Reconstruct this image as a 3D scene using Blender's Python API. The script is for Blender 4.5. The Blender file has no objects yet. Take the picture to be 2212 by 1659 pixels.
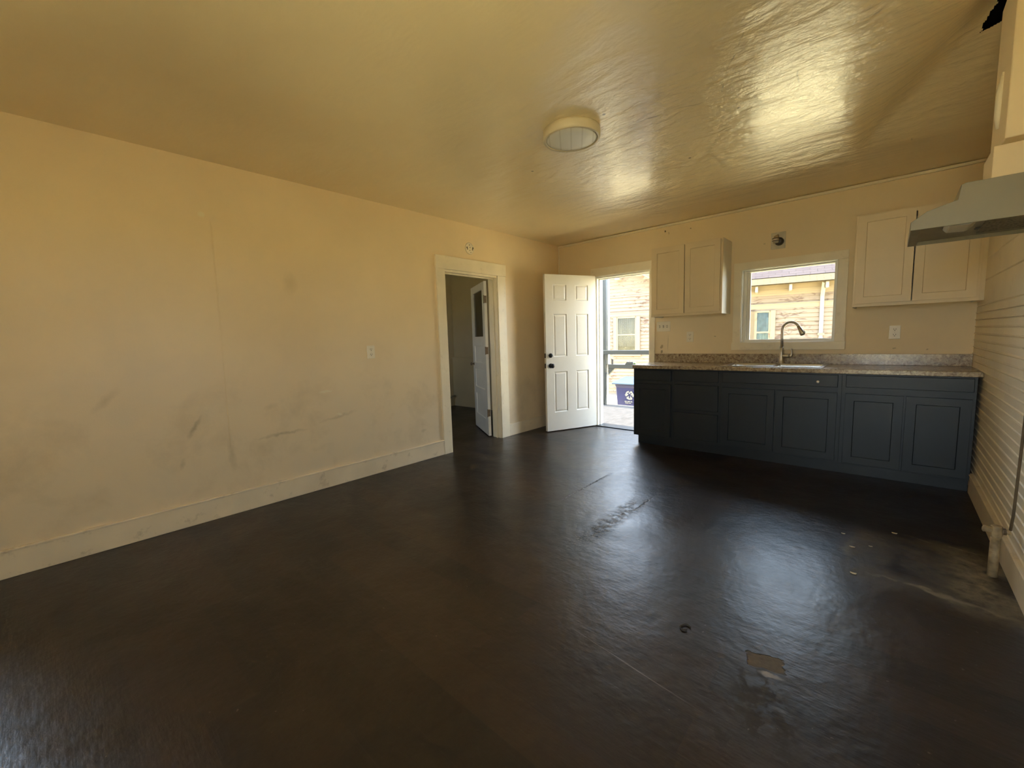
import bpy, bmesh, math, random
from mathutils import Vector, Matrix
random.seed(7)
S = bpy.context.scene
COL = S.collection
PI = math.pi

# ------------------------------------------------------------------ camera
W, H = 4.133, 2.552            # right wall, ceiling height; left wall x=0, kitchen wall y=0
REAR = -6.9
cam_d = bpy.data.cameras.new('camera'); cam = bpy.data.objects.new('camera', cam_d); COL.objects.link(cam)
cam_d.sensor_fit = 'HORIZONTAL'; cam_d.sensor_width = 36.0; cam_d.lens = 906.19 / 2212 * 36.0
cam_d.clip_start = 0.02; cam_d.clip_end = 200
yaw, pitch, roll = 0.7358, -0.1072, -0.0299
F = Vector((-math.sin(yaw) * math.cos(pitch), math.cos(yaw) * math.cos(pitch), math.sin(pitch)))
R0 = Vector((math.cos(yaw), math.sin(yaw), 0)); U0 = R0.cross(F)
R_ = R0 * math.cos(roll) + U0 * math.sin(roll); U_ = -R0 * math.sin(roll) + U0 * math.cos(roll)
cam.matrix_world = Matrix(((R_.x, U_.x, -F.x, 3.6303), (R_.y, U_.y, -F.y, -5.0986), (R_.z, U_.z, -F.z, 1.2507), (0, 0, 0, 1)))
S.camera = cam

# ------------------------------------------------------------------ colour management, sky, sun
S.view_settings.view_transform = 'Standard'; S.view_settings.look = 'None'
S.view_settings.gamma = 1; S.view_settings.use_curve_mapping = False
S.view_settings.exposure = 0.20
S.cycles.use_denoising = True
S.cycles.max_bounces = 10; S.cycles.diffuse_bounces = 6; S.cycles.glossy_bounces = 4; S.cycles.adaptive_threshold = 0.05
S.cycles.transparent_max_bounces = 16; S.cycles.caustics_reflective = False; S.cycles.sample_clamp_indirect = 12
SKY = 11.0; SUN = 80.0
w = bpy.data.worlds.new('sky'); S.world = w; w.use_nodes = True
nt = w.node_tree; nt.nodes.clear()
out = nt.nodes.new('ShaderNodeOutputWorld'); bg = nt.nodes.new('ShaderNodeBackground')
tc = nt.nodes.new('ShaderNodeTexCoord'); sx = nt.nodes.new('ShaderNodeSeparateXYZ'); cr = nt.nodes.new('ShaderNodeValToRGB')
nt.links.new(tc.outputs['Generated'], sx.inputs[0]); nt.links.new(sx.outputs['Z'], cr.inputs[0])
cr.color_ramp.elements[0].position = 0.0; cr.color_ramp.elements[0].color = (0.84, 0.93, 1.0, 1)
cr.color_ramp.elements[1].position = 0.8; cr.color_ramp.elements[1].color = (0.50, 0.70, 1.0, 1)
nt.links.new(cr.outputs[0], bg.inputs[0]); bg.inputs[1].default_value = SKY
nt.links.new(bg.outputs[0], out.inputs[0])
ld = bpy.data.lights.new('sun', 'SUN'); ld.energy = SUN; ld.angle = math.radians(1.0); ld.color = (1.0, 0.92, 0.78)
sun = bpy.data.objects.new('sun', ld); COL.objects.link(sun)
sun.rotation_euler = Vector((0.80, 0.15, 1.25)).to_track_quat('Z', 'Y').to_euler()


def portal(name, loc, rot, sx_, sy_):
    """Samples the daylight through a modelled opening; gives no light of its own."""
    l = bpy.data.lights.new(name, 'AREA'); l.shape = 'RECTANGLE'; l.size = sx_; l.size_y = sy_
    l.cycles.is_portal = True
    o = bpy.data.objects.new(name, l); COL.objects.link(o); o.location = loc; o.rotation_euler = rot


DOOR = (0.605, 1.376, 0.0, 2.04)
WIN = (2.401, 3.22, 1.135, 1.906)
RW = [(-4.65, -3.75, 0.90, 1.90)]                                 # added unseen window in the right wall, beside the camera, for daylight
LW = (-6.65, -5.55, 0.75, 2.15)                                     # added window in the left wall, just out of view, for daylight
portal('portal_left', (-0.14, -6.10, 1.45), (0, -PI / 2, 0), 1.4, 1.1)
portal('portal_far_room', (-1.675, -3.74, 1.425), (PI / 2, 0, 0), 0.45, 0.65)
portal('portal_entry', (0.99, 0.16, 1.02), (-PI / 2, 0, 0), 0.80, 2.06)
portal('portal_window', (2.81, 0.17, 1.52), (-PI / 2, 0, 0), 0.84, 0.80)
REARW = (3.00, 4.0, 0.30, 2.25)                                      # added unseen tall window behind the camera, to light the kitchen wall
portal('portal_rear', (3.50, REAR - 0.16, 1.275), (PI / 2, 0, 0), 1.0, 1.95)
for i, r in enumerate(RW):
    portal('portal_side', (W + 0.16, (r[0] + r[1]) / 2, (r[2] + r[3]) / 2), (0, PI / 2, 0), r[3] - r[2], r[1] - r[0])

# ------------------------------------------------------------------ material helpers


class NT:
    def __init__(s, name):
        s.m = bpy.data.materials.new(name); s.m.use_nodes = True
        s.nt = s.m.node_tree; s.nt.nodes.clear()
        s.out = s.n('ShaderNodeOutputMaterial'); s.b = s.n('ShaderNodeBsdfPrincipled')
        s.l(s.b.outputs[0], s.out.inputs[0])
        s.pos = s.n('ShaderNodeNewGeometry').outputs['Position']
        s.obj = s.n('ShaderNodeTexCoord').outputs['Object']

    def n(s, t, **k):
        x = s.nt.nodes.new(t)
        for a, b in k.items():
            setattr(x, a, b)
        return x

    def l(s, a, b): s.nt.links.new(a, b)

    def inp(s, sock, v):
        if isinstance(v, (int, float)):
            sock.default_value = v
        elif isinstance(v, (tuple, list)):
            sock.default_value = tuple(v) + ((1,) if len(v) == 3 and sock.type == 'RGBA' else ())
        else:
            s.l(v, sock)

    def noise(s, vec, scale, detail=4, rough=0.55, dist=0.0, col=False):
        x = s.n('ShaderNodeTexNoise'); s.l(vec, x.inputs['Vector'])
        x.inputs['Scale'].default_value = scale; x.inputs['Detail'].default_value = detail
        x.inputs['Roughness'].default_value = rough; x.inputs['Distortion'].default_value = dist
        return x.outputs['Color' if col else 'Fac']

    def math(s, op, a, b=0.0, clamp=False):
        x = s.n('ShaderNodeMath', operation=op, use_clamp=clamp); s.inp(x.inputs[0], a); s.inp(x.inputs[1], b)
        return x.outputs[0]

    def vmath(s, op, a, b):
        x = s.n('ShaderNodeVectorMath', operation=op); s.inp(x.inputs[0], a); s.inp(x.inputs[1], b)
        return x.outputs['Value' if op in ('LENGTH', 'DISTANCE') else 'Vector']

    def ramp(s, v, lo, hi, a=0.0, b=1.0):
        x = s.n('ShaderNodeMapRange'); s.inp(x.inputs[0], v)
        for i, q in enumerate((lo, hi, a, b)):
            x.inputs[1 + i].default_value = q
        return x.outputs[0]

    def mix(s, f, a, b, mode='MIX'):
        x = s.n('ShaderNodeMix', data_type='RGBA', blend_type=mode)
        s.inp(x.inputs[0], f); s.inp(x.inputs[6], a); s.inp(x.inputs[7], b)
        return x.outputs[2]

    def scale(s, vec, sc):
        return s.vmath('MULTIPLY', vec, sc)

    def warp(s, vec, scale, amp):
        """vec shifted by a noise of the given size: makes the masks below ragged"""
        c = s.noise(vec, scale, 2, 0.6, 0, True)
        c = s.vmath('SUBTRACT', c, (0.5, 0.5, 0.5)); c = s.vmath('MULTIPLY', c, (amp, amp, amp))
        return s.vmath('ADD', vec, c)

    def blob(s, vec, c, r, rot=(0, 0, 0), soft=0.3):
        """1 inside an ellipsoid at c with radii r, fading to 0 over the outer part"""
        x = s.n('ShaderNodeMapping', vector_type='TEXTURE'); s.l(vec, x.inputs['Vector'])
        x.inputs['Location'].default_value = c; x.inputs['Rotation'].default_value = rot; x.inputs['Scale'].default_value = r
        return s.ramp(s.vmath('LENGTH', x.outputs[0], (0, 0, 0)), 1.0, 1.0 - soft)

    def box(s, vec, c, r, soft=0.1, rot=(0, 0, 0)):
        x = s.n('ShaderNodeMapping', vector_type='TEXTURE'); s.l(vec, x.inputs['Vector'])
        x.inputs['Location'].default_value = c; x.inputs['Rotation'].default_value = rot; x.inputs['Scale'].default_value = r
        a = s.vmath('ABSOLUTE', x.outputs[0], (0, 0, 0)); sp = s.n('ShaderNodeSeparateXYZ'); s.l(a, sp.inputs[0])
        m = s.math('MAXIMUM', s.math('MAXIMUM', sp.outputs[0], sp.outputs[1]), sp.outputs[2])
        return s.ramp(m, 1.0, 1.0 - soft)

    def line(s, vec, a, b, wd, soft=0.5):
        """thin straight streak from a to b (any plane)"""
        a, b = Vector(a), Vector(b); d = b - a; m = (a + b) / 2
        q = d.to_track_quat('X', 'Z').to_euler()
        return s.blob(vec, tuple(m), (d.length / 2, wd, wd), tuple(q), soft)

    def bump(s, h, strength=0.3, dist=0.01, prev=None):
        x = s.n('ShaderNodeBump'); x.inputs['Strength'].default_value = strength; x.inputs['Distance'].default_value = dist
        s.l(h, x.inputs['Height'])
        if prev is not None:
            s.l(prev, x.inputs['Normal'])
        s.l(x.outputs[0], s.b.inputs['Normal']); return x.outputs[0]

    def set(s, **k):
        names = dict(color='Base Color', rough='Roughness', metal='Metallic', spec='Specular IOR Level', coat='Coat Weight',
                     coat_rough='Coat Roughness', alpha='Alpha')
        for a, v in k.items():
            s.inp(s.b.inputs[names[a]], v)
        return s


def paint(name, col, rough=0.5, var=0.06, scale=3.0, bump=0.05, bscale=60, spec=0.5, dirt=0.0, dirtcol=None):
    t = NT(name); n = t.noise(t.pos, scale, 2)
    c = t.mix(t.ramp(n, 0.3, 0.7), tuple(x * (1 - var) for x in col), tuple(min(1, x * (1 + var)) for x in col))
    if dirt:
        d = t.ramp(t.noise(t.pos, 9, 4, 0.7), 0.58, 0.75, 0, dirt)
        c = t.mix(d, c, dirtcol or tuple(x * 0.45 for x in col))
    t.set(color=c, rough=rough, spec=spec)
    if bump:
        t.bump(t.noise(t.pos, bscale, 2), bump, 0.004)
    return t.m


WALLC = (0.83, 0.65, 0.395)
TRIMC = (0.84, 0.73, 0.52)

# --- left wall: yellowed paint, scuffs and stains
t = NT('yellowed_wall_paint')
v = t.warp(t.pos, 2.2, 0.25); v2 = t.warp(t.pos, 14, 0.05)
c = t.mix(t.ramp(t.noise(t.pos, 0.9, 4), 0.3, 0.7), tuple(x * 0.94 for x in WALLC), tuple(x * 1.05 for x in WALLC))
sp = t.n('ShaderNodeSeparateXYZ'); t.l(t.pos, sp.inputs[0])
c = t.mix(t.ramp(sp.outputs[2], 1.25, 0.1, 0, 0.8), c, (0.70, 0.585, 0.41))        # greyer towards the bottom of the wall
st = t.math('MULTIPLY', t.ramp(t.noise(v, 2.6, 6, 0.65), 0.50, 0.72), t.ramp(sp.outputs[2], 1.3, 0.7))
c = t.mix(t.math('MULTIPLY', st, 0.30), c, (0.42, 0.31, 0.17))
for a, b, wd, k in [((0, -4.50, 0.60), (0, -4.38, 0.79), 0.022, .55), ((0, -4.55, 0.40), (0, -4.52, 0.50), 0.02, .35),
                    ((0, -4.95, 0.86), (0, -4.80, 1.02), 0.03, .25), ((0, -4.1, 0.53), (0, -3.65, 0.545), 0.018, .5),
                    ((0, -3.6, 0.58), (0, -3.2, 0.64), 0.02, .3), ((0, -4.24, 0.30), (0, -4.235, 0.62), 0.03, .3),
                    ((0, -2.55, 0.30), (0, -2.45, 0.33), 0.02, .3), ((0, -4.0, 0.75), (0, -3.9, 0.80), 0.03, .2)]:
    c = t.mix(t.math('MULTIPLY', t.line(v2, a, b, wd, 0.9), k), c, (0.33, 0.24, 0.13))
for a, b, wd in [((0, -3.58, 0.842), (0, -3.42, 0.846), 0.014), ((0, -3.42, 0.64), (0, -3.36, 0.62), 0.012), ((0, -4.30, 2.17), (0, -4.25, 2.18), 0.03)]:
    c = t.mix(t.math('MULTIPLY', t.line(v2, a, b, wd, 0.6), 0.8), c, (0.83, 0.73, 0.50))
c = t.mix(t.math('MULTIPLY', t.blob(v2, (0, -3.72, 1.75), (0.05, 0.07, 0.10), soft=0.9), 0.25), c, (0.45, 0.33, 0.17))
t.set(color=c, rough=0.43, spec=0.4)
t.bump(t.math('ADD', t.noise(t.pos, 2.2, 2), t.math('MULTIPLY', t.noise(t.pos, 110, 1), 0.03)), 0.35, 0.03)
M_WALL = t.m

# --- kitchen wall
t = NT('kitchen_wall_paint')
c = t.mix(t.ramp(t.noise(t.pos, 1.1, 4), 0.3, 0.7), (0.78, 0.62, 0.38), (0.83, 0.665, 0.415))
v2 = t.warp(t.pos, 20, 0.04)
for p, r, k in [((1.556, 0, 2.471), (.012, .05, .014), .95), ((1.60, 0, 2.44), (.006, .05, .02), .5), ((1.852, 0, 2.452), (.012, .05, .009), .7),
                ((2.60, 0, 2.15), (.015, .05, .012), .25), ((3.65, 0, 1.06), (.012, .05, .01), .4), ((3.86, 0, 1.055), (.008, .05, .008), .4),
                ((1.525, 0, 1.10), (.022, .05, .03), .6), ((1.53, 0, 1.035), (.016, .05, .022), .7), ((2.14, 0, 1.21), (.01, .05, .008), .4)]:
    c = t.mix(t.math('MULTIPLY', t.blob(v2, p, r, soft=0.4), k), c, (0.12, 0.075, 0.035))
for a, b, k in [((1.60, 0, 1.02), (1.605, 0, 1.27), .55), ((1.445, 0, 1.03), (1.62, 0, 1.028), .35)]:
    c = t.mix(t.math('MULTIPLY', t.line(t.pos, a, b, .004, 0.6), k), c, (0.25, 0.17, 0.08))
t.set(color=c, rough=0.5, spec=0.4)
t.bump(t.math('ADD', t.noise(t.pos, 3, 2), t.math('MULTIPLY', t.noise(t.pos, 110, 1), 0.04)), 0.25, 0.02)
M_KWALL = t.m

# --- ceiling: glossy yellowed paint over uneven plaster
t = NT('glossy_ceiling_paint')
c = t.mix(t.ramp(t.noise(t.pos, 1.3, 5), 0.3, 0.7), (0.80, 0.64, 0.385), (0.86, 0.70, 0.43))
v3 = t.warp(t.pos, 6, 0.05)
CR = [((3.12, -3.0, H), (2.92, -2.62, H)), ((2.92, -2.62, H), (2.86, -2.42, H)), ((3.22, -2.54, H), (3.18, -2.02, H)),
      ((2.35, -2.53, H), (2.60, -2.50, H)), ((2.60, -2.50, H), (2.80, -2.45, H)), ((3.70, -2.20, H), (3.80, -2.19, H)), ((3.66, -.87, H), (3.66, -.98, H)),
      ((1.85, -2.20, H), (2.15, -1.85, H)), ((2.15, -1.85, H), (2.30, -1.60, H)), ((2.20, -2.52, H), (2.35, -2.53, H))]
cm = None
for a, b in CR:
    q = t.line(v3, a, b, 0.0065, 0.7); cm = q if cm is None else t.math('MAXIMUM', cm, q)
c = t.mix(t.math('MULTIPLY', cm, 0.6), c, (0.28, 0.19, 0.09))
for p in [(1.471, -2.401, H), (2.448, -1.749, H), (2.9, -2.25, H), (2.3, -2.75, H), (3.3, -3.1, H)]:
    c = t.mix(t.math('MULTIPLY', t.blob(t.pos, p, (.012, .012, .05), soft=.4), .8), c, (0.10, 0.06, 0.03))
t.set(color=c, rough=t.ramp(t.noise(t.pos, 3.5, 4), 0.35, 0.65, 0.30, 0.36), spec=0.75, coat=0.5, coat_rough=0.21)
vs = t.scale(t.warp(t.pos, 1.5, 0.25), (2.0, 6.5, 1.0))
h1 = t.noise(vs, 1.5, 3, 0.5, 0.2); h2 = t.noise(t.pos, 26, 3, 0.6); h3 = t.noise(t.pos, 120, 1)
hh = t.math('ADD', t.math('MULTIPLY', h1, 1.0), t.math('MULTIPLY', h2, 0.2)); 
hh = t.math('ADD', hh, t.math('MULTIPLY', h3, 0.022))
hh = t.math('MULTIPLY', hh, t.ramp(t.blob(t.pos, (2.5, -1.9, H), (1.9, 1.7, 2), soft=.7), 0, 1, 0.12, 1.0))
t.bump(hh, 1.0, 0.04)
M_CEIL = t.m
M_FIX = paint('aged_fixture_rim', (0.60, 0.51, 0.35), 0.4, 0.03, 3, 0)

# --- floor: dark wood-look vinyl, worn, torn and dirty
t = NT('dark_plank_vinyl')
br = t.n('ShaderNodeTexBrick'); t.l(t.scale(t.pos, (1, 1, 1)), br.inputs['Vector'])
br.offset = 0.37; br.squash = 1.0
br.inputs['Color1'].default_value = (0.0, 0, 0, 1); br.inputs['Color2'].default_value = (1, 1, 1, 1); br.inputs['Mortar'].default_value = (0.5, 0.5, 0.5, 1)
br.inputs['Scale'].default_value = 1.0; br.inputs['Mortar Size'].default_value = 0.0016; br.inputs['Brick Width'].default_value = 1.22; br.inputs['Row Height'].default_value = 0.152
pl = t.n('ShaderNodeSeparateColor'); t.l(br.outputs['Color'], pl.inputs[0])
grain = t.noise(t.scale(t.pos, (3, 40, 1)), 1.6, 6, 0.6)
fine = t.math('ADD', t.math('MULTIPLY', pl.outputs[0], 0.75), t.math('MULTIPLY', grain, 0.35))
c = t.mix(t.ramp(fine, 0.1, 0.95), (0.008, 0.0045, 0.002), (0.028, 0.0145, 0.006))
c = t.mix(t.math('MULTIPLY', br.outputs['Fac'], 0.5), c, (0.012, 0.008, 0.006))
hz = t.noise(t.pos, 1.6, 5, 0.7, 0.6); haze = t.ramp(hz, 0.42, 0.75)
c = t.mix(t.math('MULTIPLY', haze, 0.35), c, (0.055, 0.039, 0.025))
vA = t.warp(t.pos, 11, 0.10); vB = t.warp(t.pos, 28, 0.035); vC = vA
vD = vB
wear = t.math('MAXIMUM', t.box(vB, (1.785, -2.15, 0), (.016, .46, 1), .5), t.box(vA, (2.28, -2.62, 0), (.09, .60, 1), .7))
edge = t.math('MAXIMUM', t.line(vD, (2.32, -2.02, 0), (2.315, -2.45, 0), .010, .8), t.line(vD, (1.80, -2.62, 0), (1.775, -1.72, 0), .007, .5))
wear = t.math('MULTIPLY', wear, t.ramp(t.noise(t.pos, 22, 4, 0.7), 0.38, 0.6))
chips = t.math('MULTIPLY', wear, t.ramp(t.noise(t.pos, 60, 4, .7), .52, .57))
c = t.mix(t.math('MULTIPLY', wear, 0.4), c, (0.014, 0.011, 0.008)); c = t.mix(chips, c, (0.20, 0.17, 0.13)); c = t.mix(t.math('MULTIPLY', edge, .8), c, (0.035, 0.022, 0.012))
stain = t.blob(vA, (3.37, -3.62, 0), (.15, .26, 1), (0, 0, 0.3), .6)
stain = t.math('MAXIMUM', stain, t.blob(vA, (3.30, -3.80, 0), (.10, .05, 1), (0, 0, 0), .8))
stain = t.math('MULTIPLY', stain, t.ramp(t.noise(vA, 16, 3, 0.65), 0.42, 0.52))
c = t.mix(t.math('MULTIPLY', stain, 0.8), c, (0.034, 0.024, 0.014))
hole = t.box(vB, (3.335, -3.385, 0), (.062, .042, 1), .10, (0, 0, 0.25))
c = t.mix(hole, c, t.mix(t.noise(t.pos, 60, 5), (0.07, 0.05, 0.028), (0.15, 0.11, 0.065)))
rim = t.blob(vB, (3.36, -3.445, 0), (.045, .014, 1), (0, 0, .2), .5)
c = t.mix(t.math('MULTIPLY', rim, 0.7), c, (0.30, 0.26, 0.23))
# where the stove stood: grease, grit and two dirt ridges
stove = t.box(vC, (3.83, -2.12, 0), (.36, .42, 1), .25)
sg = t.math('MULTIPLY', stove, t.ramp(t.noise(vA, 5, 4, 0.7), 0.35, 0.7))
c = t.mix(t.math('MULTIPLY', sg, 0.8), c, (0.13, 0.105, 0.06))
wallside = t.math('MULTIPLY', t.box(vC, (4.02, -2.14, 0), (.17, .44, 1), .8), t.ramp(t.noise(t.pos, 14, 4, .7), .35, .6))
c = t.mix(t.math('MULTIPLY', wallside, .8), c, (0.27, 0.225, 0.135))
for a, b, wd, k in [((3.70, -1.74, 0), (4.13, -1.80, 0), .012, .6), ((3.56, -2.36, 0), (4.13, -2.46, 0), .022, .65), ((3.52, -1.9, 0), (3.50, -2.3, 0), .03, .3), ((3.9, -1.86, 0), (4.13, -2.0, 0), .03, .5)]:
    c = t.mix(t.math('MULTIPLY', t.line(vA, a, b, wd, .8), k), c, (0.30, 0.25, 0.17))
dark_spot = t.blob(vA, (4.09, -2.13, 0), (.07, .14, 1), soft=.5)  # darker floor patch beside the gas pipe
c = t.mix(t.math('MULTIPLY', dark_spot, .8), c, (0.018, 0.011, 0.006))
scr = t.line(t.warp(t.pos, 2, .02), (2.60, -3.69, 0), (3.25, -3.76, 0), .0035, .6)
c = t.mix(t.math('MULTIPLY', scr, .7), c, (0.16, 0.14, 0.12))
dots = t.ramp(t.noise(t.pos, 46, 2, .5), 0.735, 0.76)
c = t.mix(t.math('MULTIPLY', dots, .5), c, (0.16, 0.13, 0.10))
rg = t.ramp(hz, 0.3, 0.7, 0.44, 0.30)
matte = t.math('MAXIMUM', t.math('MAXIMUM', t.math('MAXIMUM', hole, stain), sg), t.math('MULTIPLY', t.math('MAXIMUM', wear, edge), .8))
rg = t.math('ADD', rg, t.math('MULTIPLY', matte, 0.35), True)
t.set(color=c, rough=rg, spec=0.5, coat=t.math('MULTIPLY', t.math('SUBTRACT', 1.0, matte), 0.07), coat_rough=0.24)
hb = t.math('ADD', t.noise(t.pos, 5, 3), t.math('MULTIPLY', t.noise(t.scale(t.pos, (6, 40, 1)), 2, 2), 0.10))
hb = t.math('SUBTRACT', hb, t.math('MULTIPLY', hole, 0.5)); hb = t.math('SUBTRACT', hb, t.math('MULTIPLY', edge, 0.4))
hb = t.math('ADD', hb, t.math('MULTIPLY', t.noise(t.pos, 34, 3, .6, .3), .16))
t.bump(hb, 0.45, 0.012)
M_FLOOR = t.m

M_TRIM = paint('cream_trim_paint', TRIMC, 0.38, 0.05, 4, 0.15, 45, dirt=0.25, dirtcol=(0.42, 0.31, 0.17))
M_BASEB = paint('baseboard_paint', (0.76, 0.64, 0.45), 0.42, 0.06, 4, 0.15, 45, dirt=0.5, dirtcol=(0.30, 0.21, 0.12))
M_BEAD = paint('beadboard_paint', (0.86, 0.755, 0.56), 0.42, 0.05, 2.5, 0.1, 60, dirt=0.2, dirtcol=(0.45, 0.34, 0.2))
M_CAB = paint('cream_cabinet_paint', (0.80, 0.645, 0.41), 0.42, 0.03, 3, 0.04, 80)
M_CABSIDE = paint('white_cabinet_side', (0.80, 0.75, 0.64), 0.45, 0.03, 3, 0)
M_BLUE = paint('slate_blue_cabinet_paint', (0.0135, 0.0175, 0.0185), 0.42, 0.08, 3, 0.06, 70)
M_ATTICDARK = paint('unlit_attic_black', (0.012, 0.010, 0.009), 0.8, 0, 3, 0)
M_DOOR = paint('white_door_paint', (0.80, 0.755, 0.66), 0.36, 0.03, 3, 0.06, 50, dirt=0.12, dirtcol=(0.5, 0.45, 0.38))
M_DOOR2 = paint('old_white_door_paint', (0.80, 0.77, 0.70), 0.4, 0.05, 3, 0.15, 30, dirt=0.2, dirtcol=(0.4, 0.3, 0.2))
M_BLACK = paint('black_metal', (0.010, 0.010, 0.011), 0.35, 0, 3, 0)
M_PLATE = paint('almond_plastic', (0.80, 0.71, 0.54), 0.35, 0.02, 3, 0)
M_SLOT = paint('slot_shadow', (0.05, 0.035, 0.02), 0.7, 0, 3, 0)
M_VINYL = paint('white_vinyl_frame', (0.88, 0.84, 0.74), 0.35, 0.02, 3, 0)
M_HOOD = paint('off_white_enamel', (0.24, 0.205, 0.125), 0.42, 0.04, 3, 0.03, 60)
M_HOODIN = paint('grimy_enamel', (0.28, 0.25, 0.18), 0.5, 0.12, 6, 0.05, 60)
M_RUST = paint('painted_rusty_pipe', (0.38, 0.28, 0.15), 0.6, 0.4, 22, 0.3, 90, dirt=0.7, dirtcol=(0.20, 0.08, 0.03))
M_BROWNLINE = paint('brown_tube', (0.14, 0.095, 0.05), 0.6, 0.2, 20, 0)
M_BRASS = paint('painted_hinge', (0.20, 0.14, 0.08), 0.45, 0.2, 30, 0)
t = NT('brushed_steel'); t.set(color=(0.62, 0.60, 0.57), metal=1.0, rough=0.24); t.bump(t.noise(t.scale(t.pos, (4, 90, 90)), 3, 3), .05, .002); M_STEEL = t.m
t = NT('satin_nickel'); t.set(color=(0.60, 0.53, 0.43), metal=1.0, rough=0.42); M_NICK = t.m
t = NT('hood_mesh_filter')
vo = t.n('ShaderNodeTexVoronoi'); vo.inputs['Scale'].default_value = 90; t.l(t.pos, vo.inputs['Vector'])
t.set(color=t.mix(t.ramp(vo.outputs['Distance'], .2, .5), (0.03, 0.027, 0.02), (0.20, 0.18, 0.13)), rough=.5, metal=.5); t.bump(vo.outputs['Distance'], .6, .004); M_FILTER = t.m
t = NT('clear_plastic_lens'); t.set(color=(0.42, 0.40, 0.34), rough=0.2, spec=.6); M_LENS = t.m
t = NT('milky_diffuser')
sp = t.n('ShaderNodeSeparateXYZ'); t.l(t.pos, sp.inputs[0])
rowv = t.math('ADD', t.math('MULTIPLY', sp.outputs[0], 0.83), t.math('MULTIPLY', sp.outputs[1], 0.55))
strip = t.math('POWER', t.math('ABSOLUTE', t.math('SINE', t.math('MULTIPLY', rowv, PI / 0.068)), 0), 0.35)
t.set(color=t.mix(t.ramp(strip, .35, .7), (0.62, 0.58, 0.50), (0.76, 0.73, 0.66)), rough=.35); t.bump(t.noise(t.pos, 120, 4), .25, .003); M_DIFF = t.m

# granite-look laminate
t = NT('speckled_granite_laminate')
v1 = t.warp(t.pos, 30, .03)
n1 = t.noise(v1, 38, 6, .72, .6); n2 = t.noise(t.pos, 120, 4, .7); n3 = t.noise(t.warp(t.pos, 12, .1), 16, 5, .7)
c = t.mix(t.ramp(n1, .36, .62), (0.17, 0.10, 0.05), (0.55, 0.44, 0.27))
c = t.mix(t.ramp(n3, .60, .68, 0, .75), c, (0.34, 0.25, 0.17))
c = t.mix(t.ramp(n2, .62, .70, 0, .9), c, (0.05, 0.035, 0.025))
c = t.mix(t.ramp(t.noise(v1, 70, 3, .6), .63, .70, 0, .5), c, (0.70, 0.62, 0.46))
t.set(color=c, rough=.22, spec=.5); M_GRAN = t.m


def glass(name, tint=(1, 1, 1), refl=0.08, rough=0.02):
    m = bpy.data.materials.new(name); m.use_nodes = True; n = m.node_tree; n.nodes.clear()
    o = n.nodes.new('ShaderNodeOutputMaterial'); mx = n.nodes.new('ShaderNodeMixShader'); tr = n.nodes.new('ShaderNodeBsdfTransparent')
    gl = n.nodes.new('ShaderNodeBsdfGlossy'); fr = n.nodes.new('ShaderNodeFresnel'); ad = n.nodes.new('ShaderNodeMath'); ad.operation = 'ADD'
    fr.inputs[0].default_value = 1.45; ad.inputs[1].default_value = refl - 0.04
    tr.inputs[0].default_value = (*tint, 1); gl.inputs['Roughness'].default_value = rough
    n.links.new(fr.outputs[0], ad.inputs[0]); n.links.new(ad.outputs[0], mx.inputs[0])
    n.links.new(tr.outputs[0], mx.inputs[1]); n.links.new(gl.outputs[0], mx.inputs[2]); n.links.new(mx.outputs[0], o.inputs[0])
    return m


M_GLASS = glass('window_glass', (0.97, 0.98, 0.97), 0.05)
M_GLASSFAR = glass('neighbour_window_glass', (0.95, 0.97, 0.97), 0.01)
M_GLASSDIM = glass('dusty_door_glass', (0.45, 0.45, 0.38), 0.08, 0.15)

# outdoors
def peeled(name, colr, wood=(0.20, 0.14, 0.10), amt=0.56, vs=(1.0, 1.0, 3.5)):
    t = NT(name)
    n = t.noise(t.scale(t.warp(t.pos, 4, .2), vs), 3.4, 8, .74, .2)
    big = t.noise(t.pos, .55, 2)
    k = t.ramp(t.math('ADD', n, t.math('MULTIPLY', t.math('SUBTRACT', big, .5), .35)), amt, amt + .05)
    c = t.mix(t.ramp(t.noise(t.pos, 2, 4), .3, .7), tuple(x * .93 for x in colr), tuple(x * 1.05 for x in colr))
    t.set(color=t.mix(t.math('MULTIPLY', k, .85), c, wood), rough=.75, spec=.2); return t.m


M_SIDING = peeled('peeling_cream_siding', (0.168, 0.131, 0.100), (0.070, 0.044, 0.034), .535)
M_HTRIM = peeled('peeling_house_trim', (0.185, 0.145, 0.098), (0.09, 0.055, 0.04), .66, (1, 1, 1))
M_SOFFIT = paint('tan_soffit', (0.17, 0.115, 0.05), .7, .08, 3, 0)
M_TAIL = paint('white_rafter_paint', (0.21, 0.20, 0.18), .6, .04, 3, 0)
M_SPOUT = paint('white_downspout_metal', (0.25, 0.23, 0.19), .45, .03, 3, 0)
t = NT('grey_roof_shingles')
bk = t.n('ShaderNodeTexBrick'); t.l(t.obj, bk.inputs['Vector'])
for k_, v_ in (('Scale', 1.0), ('Mortar Size', .006), ('Brick Width', .32), ('Row Height', .14)): bk.inputs[k_].default_value = v_
bk.inputs['Color1'].default_value = (0.024, 0.019, 0.021, 1); bk.inputs['Color2'].default_value = (0.028, 0.023, 0.025, 1); bk.inputs['Mortar'].default_value = (0.010, 0.008, 0.008, 1)
t.set(color=bk.outputs['Color'], rough=.9, spec=.1); M_ROOF = t.m
t = NT('yellow_cream_eave_shingles')
bk = t.n('ShaderNodeTexBrick'); t.l(t.obj, bk.inputs['Vector'])
for k_, v_ in (('Scale', 1.0), ('Mortar Size', .005), ('Brick Width', .30), ('Row Height', .085)): bk.inputs[k_].default_value = v_
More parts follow.
